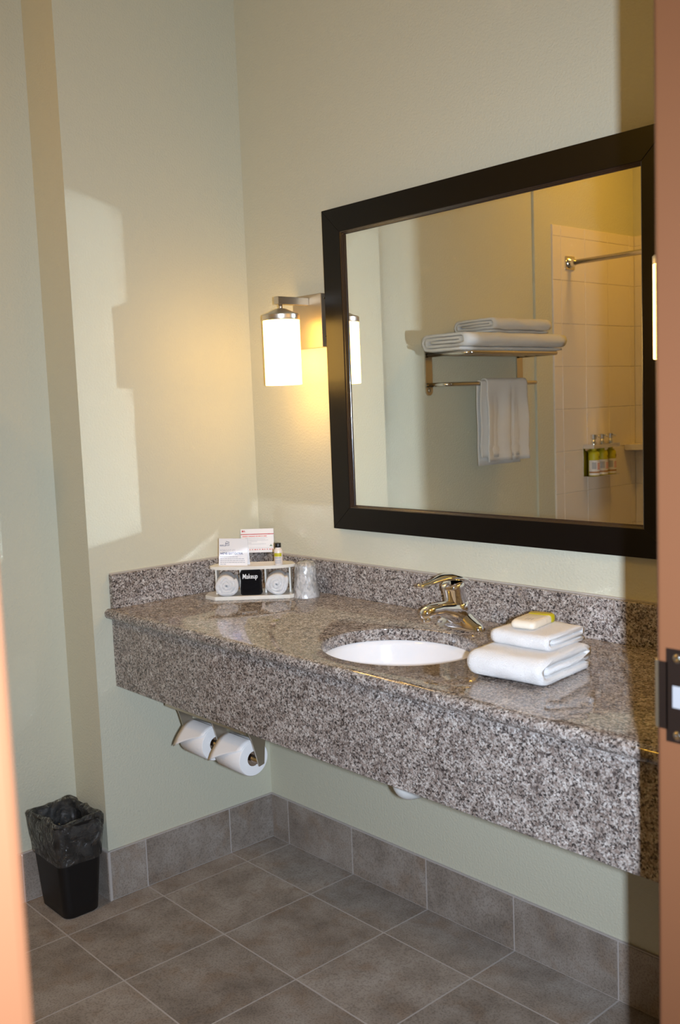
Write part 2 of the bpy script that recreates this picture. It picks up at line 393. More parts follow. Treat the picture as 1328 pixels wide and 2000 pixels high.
# ---------------------------------------------------------------- granite vanity top
ZT = 0.927; YF = -0.588; SX, SY, SA, SB = 1.037, -0.368, 0.207, 0.178
van = thing('vanity_countertop', 'long polished pink-grey granite vanity top with deep apron and backsplash', 'countertop')
def slab():
    bm = bmesh.new(); N = 96; x0, x1, y0, y1 = 0.0, XW, YF - 0.008, 0.0; th = 0.032
    corners = sorted([math.atan2(y - SY, x - SX) % (2 * PI) for x in (x0, x1) for y in (y0, y1)])
    angs = sorted(set([2 * PI * k / N for k in range(N)] + corners))
    outer, inner = [], []
    for a in angs:
        c, s = math.cos(a), math.sin(a)
        t = min([((x1 if c > 0 else x0) - SX) / c if abs(c) > 1e-9 else 9e9, ((y1 if s > 0 else y0) - SY) / s if abs(s) > 1e-9 else 9e9])
        outer.append((SX + t * c, SY + t * s))
        k = 1 / math.sqrt((c / SA) ** 2 + (s / SB) ** 2); inner.append((SX + k * c, SY + k * s))
    grow = lambda p, d: (SX + (p[0] - SX) * (1 + d / SA), SY + (p[1] - SY) * (1 + d / SA))
    rings = [[(x, y, ZT - th) for x, y in outer], [(x, y, ZT) for x, y in outer], [(*grow(p, 0.004), ZT) for p in inner],
             [(*grow(p, 0.001), ZT - 0.0012) for p in inner], [(*p, ZT - 0.004) for p in inner], [(*p, ZT - th) for p in inner]]
    loft(rings + [rings[0]], False, bm)
    bmesh.ops.remove_doubles(bm, verts=bm.verts, dist=1e-6)
    # rounded front nosing
    prof = [(YF - 0.008, ZT)] + [(YF - 0.008 - 0.016 * math.sin(a), ZT - 0.016 + 0.016 * math.cos(a)) for a in [PI * k / 10 for k in range(1, 10)]] + [(YF - 0.008, ZT - 0.032)]
    A = [bm.verts.new((x0, y, z)) for y, z in prof]; B = [bm.verts.new((x1, y, z)) for y, z in prof]
    for i in range(len(A) - 1): bm.faces.new((A[i], B[i], B[i + 1], A[i + 1]))
    bm.faces.new(A[::-1]); bm.faces.new(B)
    return bm
obj('slab', slab(), GRANITE, van, auto=40)
obj('apron', box(0.0, XW, YF, YF + 0.03, 0.679, ZT - 0.032), GRANITE, van, bev=0.0015)
obj('backsplash', box(0.0, XW, -0.02, 0.0, ZT, 1.033), GRANITE, van, bev=0.0015)
obj('side_splash', box(0.0, 0.02, YF - 0.002, -0.02, ZT, 1.033), GRANITE, van, bev=0.0015)
obj('caulk_line', box(0.0, XW, -0.006, 0.0, 1.033, 1.0365), STRIP, van)
obj('caulk_line', box(0.0, 0.006, YF, -0.006, 1.033, 1.0365), STRIP, van)
# undermount bowl
snk = thing('sink_bowl', 'white oval undermount porcelain sink bowl set in the granite', 'sink', (SX, SY, 0.75))
def bowl():
    prof = [(1.09, 0.144), (1.03, 0.1445), (1.005, 0.143), (0.99, 0.13), (0.965, 0.10), (0.90, 0.06), (0.76, 0.03), (0.52, 0.012), (0.25, 0.005), (0.105, 0.002)]
    low = [(0.105, -0.012), (0.30, -0.010), (0.62, 0.002), (0.86, 0.022), (0.985, 0.055), (1.03, 0.10), (1.06, 0.128), (1.09, 0.138)]
    n = 72
    return loft([[(SA * k * math.cos(2 * PI * i / n), SB * k * math.sin(2 * PI * i / n), z) for i in range(n)] for k, z in prof + low + [prof[0]]], False)
b_ = bowl(); bmesh.ops.remove_doubles(b_, verts=b_.verts, dist=1e-6)
obj('bowl', b_, PORC, snk, smooth=True)
obj('drain_flange', lathe([(0.001, 0.0), (0.022, 0.0), (0.026, 0.004), (0.030, 0.0055), (0.030, -0.02), (0.001, -0.02)], 28, cap=False), CHROME, snk, smooth=True)
# drain pipe under the bowl
trap = thing('drain_pipe', 'white covered drain trap under the sink peeking below the apron', 'pipe', (SX, -0.368, 0.5))
pth = fillet([(0, 0, 0.216), (0, 0, 0.045), (0, 0.06, 0.035), (0, 0.115, 0.045), (0, 0.115, 0.12), (0, 0.366, 0.13)], 0.028)
obj('trap', tube([(p.x, p.y, p.z + 0.012) for p in pth], 0.029, 18), PIPEW, trap, smooth=True)
obj('wall_escutcheon', shift(rot(lathe([(0.001, 0), (0.05, 0), (0.048, 0.006), (0.034, 0.012), (0.001, 0.012)], 28, cap=False), PI / 2, 'X'), 0, 0.367, 0.13), CHROME, trap, smooth=True)

# ---------------------------------------------------------------- faucet
fx, fy = SX, -0.135
fau = thing('faucet', 'chrome single-lever centerset faucet behind the sink', 'faucet', (fx, fy, ZT))
def faucet_base():
    rings = []
    N = 48
    def ring(hx, hy, z, hump=0.0):
        out = []
        for i in range(N):
            a = 2 * PI * i / N; c, s = math.cos(a), math.sin(a)
            x = hx * (abs(c) ** 0.75) * (1 if c > 0 else -1); y = hy * (abs(s) ** 0.9) * (1 if s > 0 else -1)
            out.append((x, y, z + hump * math.exp(-(x / 0.044) ** 2)))
        return out
    rings = [ring(0.079, 0.0275, 0), ring(0.080, 0.0285, 0.004), ring(0.079, 0.028, 0.011, 0.002), ring(0.074, 0.0265, 0.018, 0.012), ring(0.064, 0.024, 0.021, 0.022), ring(0.045, 0.019, 0.0225, 0.032), ring(0.015, 0.006, 0.023, 0.036)]
    return loft(rings)
obj('base', faucet_base(), CHROME, fau, smooth=True)
def sect_loft(stations, n=28, pw=0.8):
    rings = []
    for (y, z, wd, ht, tilt) in stations:
        r = []
        for i in range(n):
            a = 2 * PI * i / n; c, s = math.cos(a), math.sin(a)
            u = wd * (abs(c) ** pw) * (1 if c > 0 else -1); v = ht * (abs(s) ** pw) * (1 if s > 0 else -1)
            r.append((u, y - v * math.sin(tilt), z + v * math.cos(tilt)))
        rings.append(r)
    return loft(rings)
obj('spout', sect_loft([(0.024, 0.032, 0.020, 0.022, 0.1), (0.014, 0.038, 0.030, 0.033, 0.1), (-0.015, 0.045, 0.033, 0.036, 0.12), (-0.045, 0.056, 0.028, 0.026, 0.1), (-0.08, 0.066, 0.021, 0.017, 0.02), (-0.110, 0.067, 0.0185, 0.0155, -0.05), (-0.130, 0.065, 0.0165, 0.0145, -0.1), (-0.140, 0.063, 0.012, 0.011, -0.1), (-0.1425, 0.062, 0.004, 0.004, -0.1)]), CHROME, fau, smooth=True)
obj('aerator', shift(lathe([(0.001, 0), (0.010, 0), (0.0115, 0.002), (0.0115, 0.018), (0.001, 0.018)], 24, cap=False), 0, -0.124, 0.040), CHROME, fau, smooth=True)
bdy = obj('body', xform(lathe([(0.030, -0.02), (0.0335, -0.005), (0.033, 0.006), (0.0305, 0.0075), (0.0300, 0.010), (0.0285, 0.03), (0.029, 0.05), (0.030, 0.060), (0.027, 0.064), (0.001, 0.066)], 36), Matrix.Translation((0, -0.012, 0.066)) @ Matrix.Rotation(math.radians(14), 4, 'X')), CHROME, fau, smooth=True)
lev = sect_loft([(0.016, 0.128, 0.010, 0.004, 0.2), (0.010, 0.131, 0.025, 0.0075, 0.25), (-0.012, 0.138, 0.031, 0.010, 0.2), (-0.04, 0.1440, 0.0295, 0.0095, 0.1), (-0.065, 0.1445, 0.0225, 0.0075, -0.05), (-0.095, 0.1405, 0.0135, 0.0055, -0.1), (-0.125, 0.1365, 0.010, 0.005, -0.1), (-0.142, 0.1355, 0.0095, 0.0055, 0.1), (-0.152, 0.1365, 0.0075, 0.005, 0.2), (-0.1555, 0.137, 0.003, 0.002, 0.2)], pw=0.9)
obj('lever', lev, CHROME, fau, smooth=True)

# ---------------------------------------------------------------- framed mirror
MX0, MX1, MZ0, MZ1 = 0.422, 1.590, 1.142, 2.114; IX0, IX1, IZ0, IZ1 = 0.5085, 1.5035, 1.2185, 2.033
mir = thing('framed_mirror', 'large rectangular wall mirror in a dark espresso wood frame', 'mirror', (MX0, 0, MZ0))
FT = 0.024
def rail(o, i):   # mitred quad (outer pair, inner pair) in x,z; front at y=-FT
    bm = bmesh.new(); F = [o[0], o[1], i[1], i[0]]
    prism([(p[0], p[1]) for p in F], 0, 1, bm)
    for v in bm.verts: v.co = Vector((v.co.x - MX0, -0.002 - v.co.z * (FT - 0.002), v.co.y - MZ0))
    return bm
OC = [(MX0, MZ0), (MX1, MZ0), (MX1, MZ1), (MX0, MZ1)]; BC = 0.008
IC = [(IX0 - BC, IZ0 - BC), (IX1 + BC, IZ0 - BC), (IX1 + BC, IZ1 + BC), (IX0 - BC, IZ1 + BC)]
GC = [(IX0, IZ0), (IX1, IZ0), (IX1, IZ1), (IX0, IZ1)]
for k in range(4):
    r_ = obj('frame_rail', rail((OC[k], OC[(k + 1) % 4]), (IC[k], IC[(k + 1) % 4])), ESPRESSO, mir, bev=0.0012)
    # sloped, stepped inner bead
    st = [(0.0, FT - 0.001), (0.25, FT - 0.002), (0.4, FT - 0.006), (0.6, FT - 0.007), (0.75, FT - 0.012), (1.0, FT - 0.0125), (1.0, 0.008), (0.0, 0.008)]
    bm = bmesh.new(); E = []
    for c in (k, (k + 1) % 4):
        E.append([bm.verts.new((IC[c][0] + (GC[c][0] - IC[c][0]) * t - MX0, -d, IC[c][1] + (GC[c][1] - IC[c][1]) * t - MZ0)) for t, d in st])
    n = len(st)
    for i in range(n): bm.faces.new((E[0][i], E[0][(i + 1) % n], E[1][(i + 1) % n], E[1][i]))
    bm.faces.new(E[0]); bm.faces.new(E[1][::-1])
    obj('bead', bm, BEAD, r_)
obj('glass', box(IX0 - 0.006 - MX0, IX1 + 0.006 - MX0, -0.0105, -0.004, IZ0 - 0.006 - MZ0, IZ1 + 0.006 - MZ0), MIRROR, mir)

# ---------------------------------------------------------------- sconces
def sconce(x, label):
    t = thing('wall_sconce', label, 'lamp', (x, 0, 1.594), 0, 'sconces flanking the mirror')
    pl = obj('backplate', box(-0.0685, 0.0685, -0.03, 0, 0.113, 0.277), PLATE, t, bev=0.0015)
    for z in (0.262, 0.145):
        bm = lathe([(0.001, 0.002), (0.003, 0.0018), (0.0042, 0)][::-1], 14, cap=False); rot(bm, PI / 2, 'Y'); shift(bm, 0.0685, -0.015, z)
        obj('screw', bm, CHROME, pl, smooth=True)
    obj('arm', box(-0.011, 0.011, -0.152, -0.03, 0.245, 0.268), NICKEL, t, bev=0.0012)
    obj('stem', shift(lathe([(0.0065, 0.228), (0.0065, 0.246)], 16), 0, -0.135, 0), NICKEL, t, smooth=True)
    obj('cap', shift(lathe([(0.001, 0.196), (0.0565, 0.196), (0.0575, 0.198), (0.0575, 0.212), (0.055, 0.2145), (0.042, 0.219), (0.024, 0.228), (0.014, 0.232), (0.001, 0.232)], 40, cap=False), 0, -0.135, 0), NICKEL, t, auto=35)
    obj('shade', shift(lathe([(0.050, 0.0), (0.0555, 0.0), (0.0565, 0.002), (0.0565, 0.198), (0.050, 0.198), (0.050, 0.0)], 48, cap=False), 0, -0.135, 0), SHADE, t, auto=40)
    return t
sconce(0.3425, 'lit white glass sconce on nickel plate between the corner and the mirror')
sconce(1.670, 'lit white glass sconce on the far side of the mirror by the door frame')

# ---------------------------------------------------------------- amenity tray in the corner
ang = math.radians(46.7); TO = Vector((0.257, -0.233, ZT)); tu = Vector((math.cos(ang), math.sin(ang), 0)); tv = Vector((-math.sin(ang), math.cos(ang), 0))
tray = thing('amenity_tray', 'two-tier cream cast-marble amenity tray set across the vanity corner', 'tray', TO, ang)
obj('base_plate', prism([(-0.118, 0), (0.118, 0), (0.145, 0.022), (0.148, 0.085), (0.11, 0.12), (-0.11, 0.12), (-0.152, 0.085), (-0.155, 0.04)], 0, 0.013), STONE, tray, bev=0.002)
top = [(0.138 * math.cos(a), 0.05 - 0.042 * math.sin(a) ** 0.8) for a in [PI * k / 20 for k in range(21)]] + [(-0.125, 0.09), (-0.10, 0.105), (0.10, 0.105), (0.125, 0.09)]
obj('top_shelf', prism(top, 0.095, 0.105), STONE, tray, bev=0.002)
for u in (-0.118, -0.040, 0.040, 0.118):
    obj('upright', box(u - 0.003, u + 0.003, 0.045, 0.105, 0.013, 0.095), STONE, tray, bev=0.0008)
def spiral_roll(r, length, seed, squash=0.95):
    pts = []; turns = 3.2; n = 110; th = 0.0125
    for k in range(n + 1):
        t = k / n; a = -0.6 + turns * 2 * PI * t; rr = 0.0035 + (r - th / 2 - 0.0035) * t
        rr *= 1 + 0.05 * math.sin(3 * a + seed)
        pts.append((rr * math.cos(a), r + rr * squash * math.sin(a)))
    zmin = min(p[1] for p in pts) - th / 2
    pts = [(p[0], p[1] - zmin) for p in pts]
    return ribbon(pts, th, length, 12, 0.004, seed, 0.008)
ZB = ZT + 0.0135
def on_tray(u, v, z=ZB): p = TO + tu * u + tv * v; return (p.x, p.y, z)
tag(obj('rolled_towel', spiral_roll(0.0405, 0.095, 3), TERRY, smooth=True), 'tightly rolled white washcloth in the tray bay under the small white card', 'towel', 'rolled washcloths in the tray')
r1 = bpy.data.objects['rolled_towel']; r1.location = on_tray(-0.0795, -0.004); r1.rotation_euler.z = ang + 0.12
r2 = obj('rolled_towel', spiral_roll(0.0405, 0.095, 11, 0.95), TERRY, smooth=True); tag(r2, 'tightly rolled white washcloth in the tray bay beside the plastic cup', 'towel', 'rolled washcloths in the tray')
r2.location = on_tray(0.0785, -0.010); r2.rotation_euler.z = ang + 0.02
# black makeup cloth standing in the middle bay
mk = thing('makeup_cloth', 'black folded makeup towel standing in the middle of the tray', 'towel', on_tray(-0.004, 0.004), ang)
def mk_cloth():
    rings = []
    for z, hw, hd in ((0, 0.031, 0.014), (0.004, 0.0335, 0.018), (0.02, 0.033, 0.019), (0.045, 0.0315, 0.0185), (0.058, 0.033, 0.019), (0.068, 0.0345, 0.018), (0.075, 0.0345, 0.015), (0.079, 0.031, 0.010), (0.0802, 0.02, 0.004)):
        ring = []
        for (x, y) in rrect(hw, hd, min(hd * 0.75, 0.009), 4):
            d = 0.0012 * noise.noise(Vector((x * 60, y * 60, z * 60)))
            ring.append((x + d, y + 0.022 + d, z - (0.006 * (x / 0.034) ** 4 if z > 0.07 else 0)))
        rings.append(ring)
    return loft(rings)
obj('cloth', mk_cloth(), BLACKT, mk, smooth=True)
text('Makeup', 0.0215, THREAD, mk, frame_from((-0.0255, 0.0022, 0.0535), (1, 0, 0), (0.10, 0.06, 1)), bold=0.0003, depth=0.0012, sx=0.72)
# small white card standing on the tray's top shelf
cw, chh = 0.0975, 0.086; ca = math.radians(33)
card = thing('tent_card', 'white tent card reading WE\'VE GOT EXTRA on the tray shelf', 'card', (0.1455, -0.2765, ZT + 0.1052), ca)
lean = 0.14
def leaf(s):
    bm = box(0, cw, -0.0005, 0.0005, 0, chh); rot(bm, -lean * s, 'X'); return bm
bm = leaf(1); back = box(0, cw, -0.0005, 0.0005, 0, chh); rot(back, lean, 'X'); shift(back, 0, 2 * chh * math.sin(lean), 0)
obj('front_leaf', bm, PAPER, card); obj('back_leaf', back, PAPER, card)
CM = Matrix.Rotation(-lean, 4, 'X') @ frame_from((0, -0.0006, 0), (1, 0, 0), (0, 0, 1))
text('FORGOT IT?', 0.0092, INKLG, card, CM @ Matrix.Translation((0.0045, 0.0445, 0)), depth=0.0001, sx=1.02)
text("WE'VE GOT EXTRA.", 0.0094, INKBLUE, card, CM @ Matrix.Translation((0.0045, 0.0350, 0)), bold=0.00022, depth=0.0001, sx=0.94)
def strips(parent, M, rows, m, name='print_line'):
    bm = bmesh.new()
    for x0, x1, y0, y1 in rows: box(x0, x1, y0, y1, -0.00005, 0.00012, bm)
    return obj(name, xform(bm, M), m, parent)
rnd = random.Random(4)
for k, wd in enumerate((0.062, 0.085, 0.084, 0.088, 0.02)):
    rows = []; x = 0.0045; y = 0.0265 - k * 0.0058
    while x < 0.0045 + wd - 0.004:
        q = rnd.uniform(0.004, 0.010); rows.append((x, min(x + q, 0.0045 + wd), y, y + 0.0016)); x += q + 0.0014
    strips(card, CM, rows, INKGREY)
# the little toothbrush-and-comb emblem
rows = [(0.004, 0.024, 0.062, 0.0632), (0.004, 0.0045, 0.062, 0.0655), (0.004, 0.016, 0.0645, 0.0655), (0.0225, 0.0237, 0.062, 0.074), (0.0345, 0.0355, 0.064, 0.0755), (0.024, 0.0355, 0.0632, 0.0642),
        (0.018, 0.0192, 0.0655, 0.067)] + [(0.0245 + 0.0022 * i, 0.0255 + 0.0022 * i, 0.067, 0.072) for i in range(4)] + [(0.024, 0.028, 0.0758, 0.0770), (0.027, 0.032, 0.0748, 0.0760), (0.031, 0.0355, 0.0738, 0.0750)]
strips(card, CM, rows, INKBLUE, 'emblem')
# second card on the splash ledge, across the corner
c2 = thing('notice_card', 'white notice card with a red stripe leaning in the corner above the tray', 'card', (0.0085, -0.0865, 1.0366), math.radians(45))
w2, h2 = 0.113, 0.081; l2 = 0.10
obj('sheet', rot(box(0, w2, -0.0006, 0.0006, 0, h2), -l2, 'X'), PAPER, c2)
M2 = Matrix.Rotation(-l2, 4, 'X') @ frame_from((0, -0.0007, 0), (1, 0, 0), (0, 0, 1))
strips(c2, M2, [(0, w2, 0.0615, 0.0640)], INKRED, 'stripe')
strips(c2, M2, [(0.004, 0.008, 0.0705, 0.0765), (0.009, 0.0105, 0.0705, 0.0765), (0.0105, 0.0125, 0.073, 0.0742), (0.0125, 0.014, 0.0705, 0.0765), (0.016, 0.0168, 0.071, 0.073)], INKRED, 'emblem')
strips(c2, M2, [(0.005 + a, 0.005 + b, 0.0545, 0.0570) for a, b in ((0, 0.017), (0.0185, 0.0205), (0.022, 0.045), (0.0465, 0.053), (0.0545, 0.064), (0.0655, 0.069), (0.0705, 0.072), (0.0735, 0.084))], INKPINK, 'heading')
for k, (x0, wd) in enumerate(((0.016, 0.075), (0.016, 0.068), (0.016, 0.078), (0.016, 0.04), (0.016, 0.02), (0.016, 0.07))):
    strips(c2, M2, [(x0, x0 + wd, 0.0495 - k * 0.0042, 0.0505 - k * 0.0042)], INKLG)
strips(c2, M2, [(0.0, w2, 0.0155, 0.0162)], INKLG)
strips(c2, M2, [(0.02 + 0.0085 * k, 0.0235 + 0.0085 * k + (0.002 if k % 3 == 0 else 0), 0.0085, 0.0118) for k in range(11)], INKPINK, 'badges')
bm = prism([(0.098, 0.021), (0.108, 0.021), (0.107, 0.0235), (0.1045, 0.023), (0.103, 0.029), (0.101, 0.023), (0.099, 0.0235)], -0.00005, 0.00015); obj('leaf_mark', xform(bm, M2), INKGREEN, c2)
# lotion bottle
bot = thing('lotion_bottle', 'small lotion bottle with black cap and lime label on the tray shelf', 'bottle', (0.2985, -0.1535, ZT + 0.105), math.radians(40))
obj('body', lathe([(0.001, 0), (0.0125, 0), (0.0138, 0.0015), (0.0138, 0.046), (0.012, 0.050), (0.009, 0.053), (0.0085, 0.058)], 28), LOTION, bot, auto=50)
obj('cap', lathe([(0.001, 0.056), (0.0095, 0.056), (0.0098, 0.057), (0.0098, 0.0685), (0.009, 0.0695), (0.001, 0.0695)], 24, cap=False), CAPB, bot, auto=40)
def wrap_label(r, z0, z1, a0, a1, n=14):
    bm = bmesh.new(); A = []; B = []
    for k in range(n + 1):
        a = a0 + (a1 - a0) * k / n; A.append(bm.verts.new((r * math.cos(a), r * math.sin(a), z0))); B.append(bm.verts.new((r * math.cos(a), r * math.sin(a), z1)))
    for k in range(n): bm.faces.new((A[k], A[k + 1], B[k + 1], B[k]))
    return bm
obj('label', wrap_label(0.0140, 0.028, 0.039, -PI / 2 - 1.0, -PI / 2 + 1.0), LIME, bot, smooth=True)
for k, z in enumerate((0.0255, 0.0225, 0.018, 0.0145, 0.011, 0.0075)):
    obj('print_line', wrap_label(0.0140, z - 0.0012 * (1 if k else 1.4), z, -PI / 2 - 0.75, -PI / 2 + 0.75), INKGREY, bot, smooth=True)
# wrapped plastic cup, upside down
cup = thing('wrapped_cup', 'clear plastic cup wrapped in crinkled film upside down by the tray', 'cup', (0.354, -0.092, ZT))
obj('cup', lathe([(0.0385, 0.001), (0.0395, 0.003), (0.038, 0.006), (0.0365, 0.008), (0.0270, 0.100), (0.0260, 0.102), (0.001, 0.100)], 36, cap=False), CUPP, cup, smooth=True)
rings = []
for k in range(22):
    t = k / 21; z = 0.0005 + 0.111 * t; r0 = 0.0425 - 0.0115 * t if t < 0.93 else 0.0318 - (t - 0.93) * 0.14
    ring = []
    for i in range(56):
        a = 2 * PI * i / 56
        d = 0.0022 * noise.noise(Vector((math.cos(a) * 3.2, math.sin(a) * 3.2, z * 30))) + 0.0012 * noise.noise(Vector((math.cos(a) * 9, math.sin(a) * 9, z * 60)))
        zz = z + (0.004 * noise.noise(Vector((math.cos(a) * 2.5, math.sin(a) * 2.5, 7))) if t > 0.9 else 0)
        ring.append(((r0 + d) * math.cos(a), (r0 + d) * math.sin(a), max(0.0005, zz)))
    rings.append(ring)
bm = loft(rings, False); bm.faces.new(bm.verts[-56:]) if False else None
bm.verts.ensure_lookup_table(); bm.faces.new(bm.verts[-56:])
obj('wrap', bm, WRAP, cup, smooth=True)

# ---------------------------------------------------------------- towels and soap beside the sink
th = 0.0178
pa = dedupe(line((0.205, th / 2), (0.03, th / 2), 14) + arc((0.03, th / 2 + 0.0195), 0.0195, -PI / 2, -1.5 * PI, 12) + line((0.03, th / 2 + 0.039), (0.195, th / 2 + 0.039), 14)
            + arc((0.195, th / 2 + 0.0292), 0.0098, PI / 2, -PI / 2, 8) + line((0.195, th / 2 + 0.0194), (0.035, th / 2 + 0.0194), 14))
bm = ribbon(pa, th, 0.185, 16, 0.004, 2, 0.009)   # a -> towards the wall, b -> along -x, flip b to keep handedness
for v in bm.verts: v.co = Vector((v.co.y, v.co.x, v.co.z))
ft = tag(obj('folded_towel', bm, TERRY, smooth=True), 'thick folded white hand towel lying on the granite beside the sink', 'towel')
ft.location = (1.345, -0.468, ZT); ft.rotation_euler.z = math.radians(5)
th2 = 0.0112
pb = dedupe(line((0.15, th2 / 2), (0.02, th2 / 2), 10) + arc((0.02, th2 / 2 + 0.0115), 0.0115, -PI / 2, -1.5 * PI, 10) + line((0.02, th2 / 2 + 0.023), (0.14, th2 / 2 + 0.023), 10)
            + arc((0.14, th2 / 2 + 0.0172), 0.0058, PI / 2, -PI / 2, 6) + line((0.14, th2 / 2 + 0.0114), (0.025, th2 / 2 + 0.0114), 10))
bm = ribbon(pb, th2, 0.15, 14, 0.004, 20, 0.008)
for v in bm.verts: v.co = Vector((v.co.y, v.co.x, v.co.z))
fw = tag(obj('folded_washcloth', bm, TERRY, smooth=True), 'small folded white washcloth on top of the hand towel', 'washcloth')
fw.location = (1.348, -0.392, ZT + 0.0568); fw.rotation_euler.z = math.radians(3)
soap = thing('wrapped_soap', 'soap bar in clear wrapper with a yellow end on the washcloth', 'soap', (1.402, -0.305, ZT + 0.0568 + 0.0345), math.radians(100))
def pillow(hx, hy, h, r=0.012, crimp=0.0):
    rings = []
    for t in (0, 0.12, 0.3, 0.5, 0.7, 0.88, 1.0):
        s = math.sin(PI * t); k = 0.80 + 0.20 * s ** 0.6 if t not in (0, 1) else 0.78
        rings.append([(x * k, y * (0.86 + 0.14 * s ** 0.5), h * t + 0.0015 * noise.noise(Vector((x * 70, y * 70, t * 3)))) for x, y in rrect(hx, hy, r, 5)])
    return loft(rings)
obj('wrapper', pillow(0.054, 0.030, 0.019), mat('soap_wrapper', srgb(236, 226, 208), 0.22, bump=(90, 0.5, 0.003)), soap, smooth=True)
yb = shift(pillow(0.017, 0.0308, 0.0202), 0.041, 0, -0.0004); obj('yellow_band', yb, LIME, soap, smooth=True)
for k in range(3):
    obj('print_line', box(-0.030 + 0.0, -0.006, -0.012 + k * 0.007, -0.0095 + k * 0.007, 0.0186, 0.0190), INKGREY, soap)

# ---------------------------------------------------------------- toilet rolls under the counter
RY, RZ, RR = -0.500, 0.5635, 0.0495
hold = thing('roll_holder', 'chrome double toilet roll holder under the vanity apron', 'holder', (0.4385, YF + 0.03, 0.60))
hx0 = 0.4385; hy0 = YF + 0.03; hz0 = 0.60
obj('mounting_plate', box(0.235 - hx0, 0.636 - hx0, 0.0, 0.004, 0.055, 0.085), NICKEL, hold, bev=0.001)
for x in (0.262, 0.4385, 0.6195):
    pts = [(0.006, 0.085), (0.080, 0.085), (0.076, 0.02), (0.070, -0.046), (0.052, -0.050), (0.044, -0.02), (0.03, 0.03)]
    bm = prism(pts, -0.0025, 0.0025)
    for v in bm.verts: v.co = Vector((v.co.z + x - hx0, v.co.x, v.co.y))
    obj('arm', bm, NICKEL, hold, bev=0.0012)
for x0, x1 in ((0.266, 0.4365), (0.4405, 0.617)):
    obj('spindle', tube([(x0 - hx0, RY - hy0, RZ - hz0), (x1 - hx0, RY - hy0, RZ - hz0)], 0.0095, 14), CHROME, hold, smooth=True)
def toilet_roll(x0, x1, label, seed):
    t = thing('toilet_roll', label, 'toilet paper', ((x0 + x1) / 2, RY, RZ - 0.0), 0, 'toilet rolls under the vanity'); L_ = (x1 - x0) / 2
    prof = [(0.021, -L_), (RR - 0.002, -L_), (RR, -L_ + 0.003), (RR, L_ - 0.003), (RR - 0.002, L_), (0.021, L_), (0.021, -L_)]
    bm = lathe(prof, 44, cap=False); rot(bm, PI / 2, 'Y'); obj('paper', bm, TISSUE, t, auto=45)
    bm = lathe([(0.0195, -L_ + 0.001), (0.021, -L_ + 0.001), (0.021, L_ - 0.001), (0.0195, L_ - 0.001), (0.0195, -L_ + 0.001)], 28, cap=False); rot(bm, PI / 2, 'Y'); obj('core', bm, CORE, t, smooth=True)
    # loose sheet over the top, folded to a point at the front
    bm = bmesh.new(); A = []; n = 16; m_ = 6
    for k in range(n + 1):
        row = []
        for q in range(m_ + 1):
            f = q / m_                                   # 0 at the bin end, 1 at the sink end
            sweep = 106 - 54 * f                         # the folded corner hangs lowest at the bin end
            a = math.radians(120 + sweep * k / n); tt = max(0, k / n - 0.5) * 2
            r = RR + 0.0014 + (0.016 * (1 - f) ** 2 + 0.003) * tt ** 2
            row.append((-L_ - 0.008 * tt * (1 - f) + 2 * L_ * f * 0.985, r * math.cos(a - PI / 6), r * math.sin(a - PI / 6)))
        A.append(row)
    V = [[bm.verts.new(p) for p in row] for row in A]
    for a, b in zip(V, V[1:]):
        for i in range(m_): bm.faces.new((a[i], a[i + 1], b[i + 1], b[i]))
    s = obj('folded_sheet', bm, TISSUE, t, smooth=True)
    md = s.modifiers.new('thickness', 'SOLIDIFY'); md.thickness = 0.0009
    return t
toilet_roll(0.289, 0.408, 'white toilet roll with folded point, the one nearer the bin', 1)
toilet_roll(0.469, 0.589, 'white toilet roll with folded point, its cardboard core showing beside the end bracket', 2)

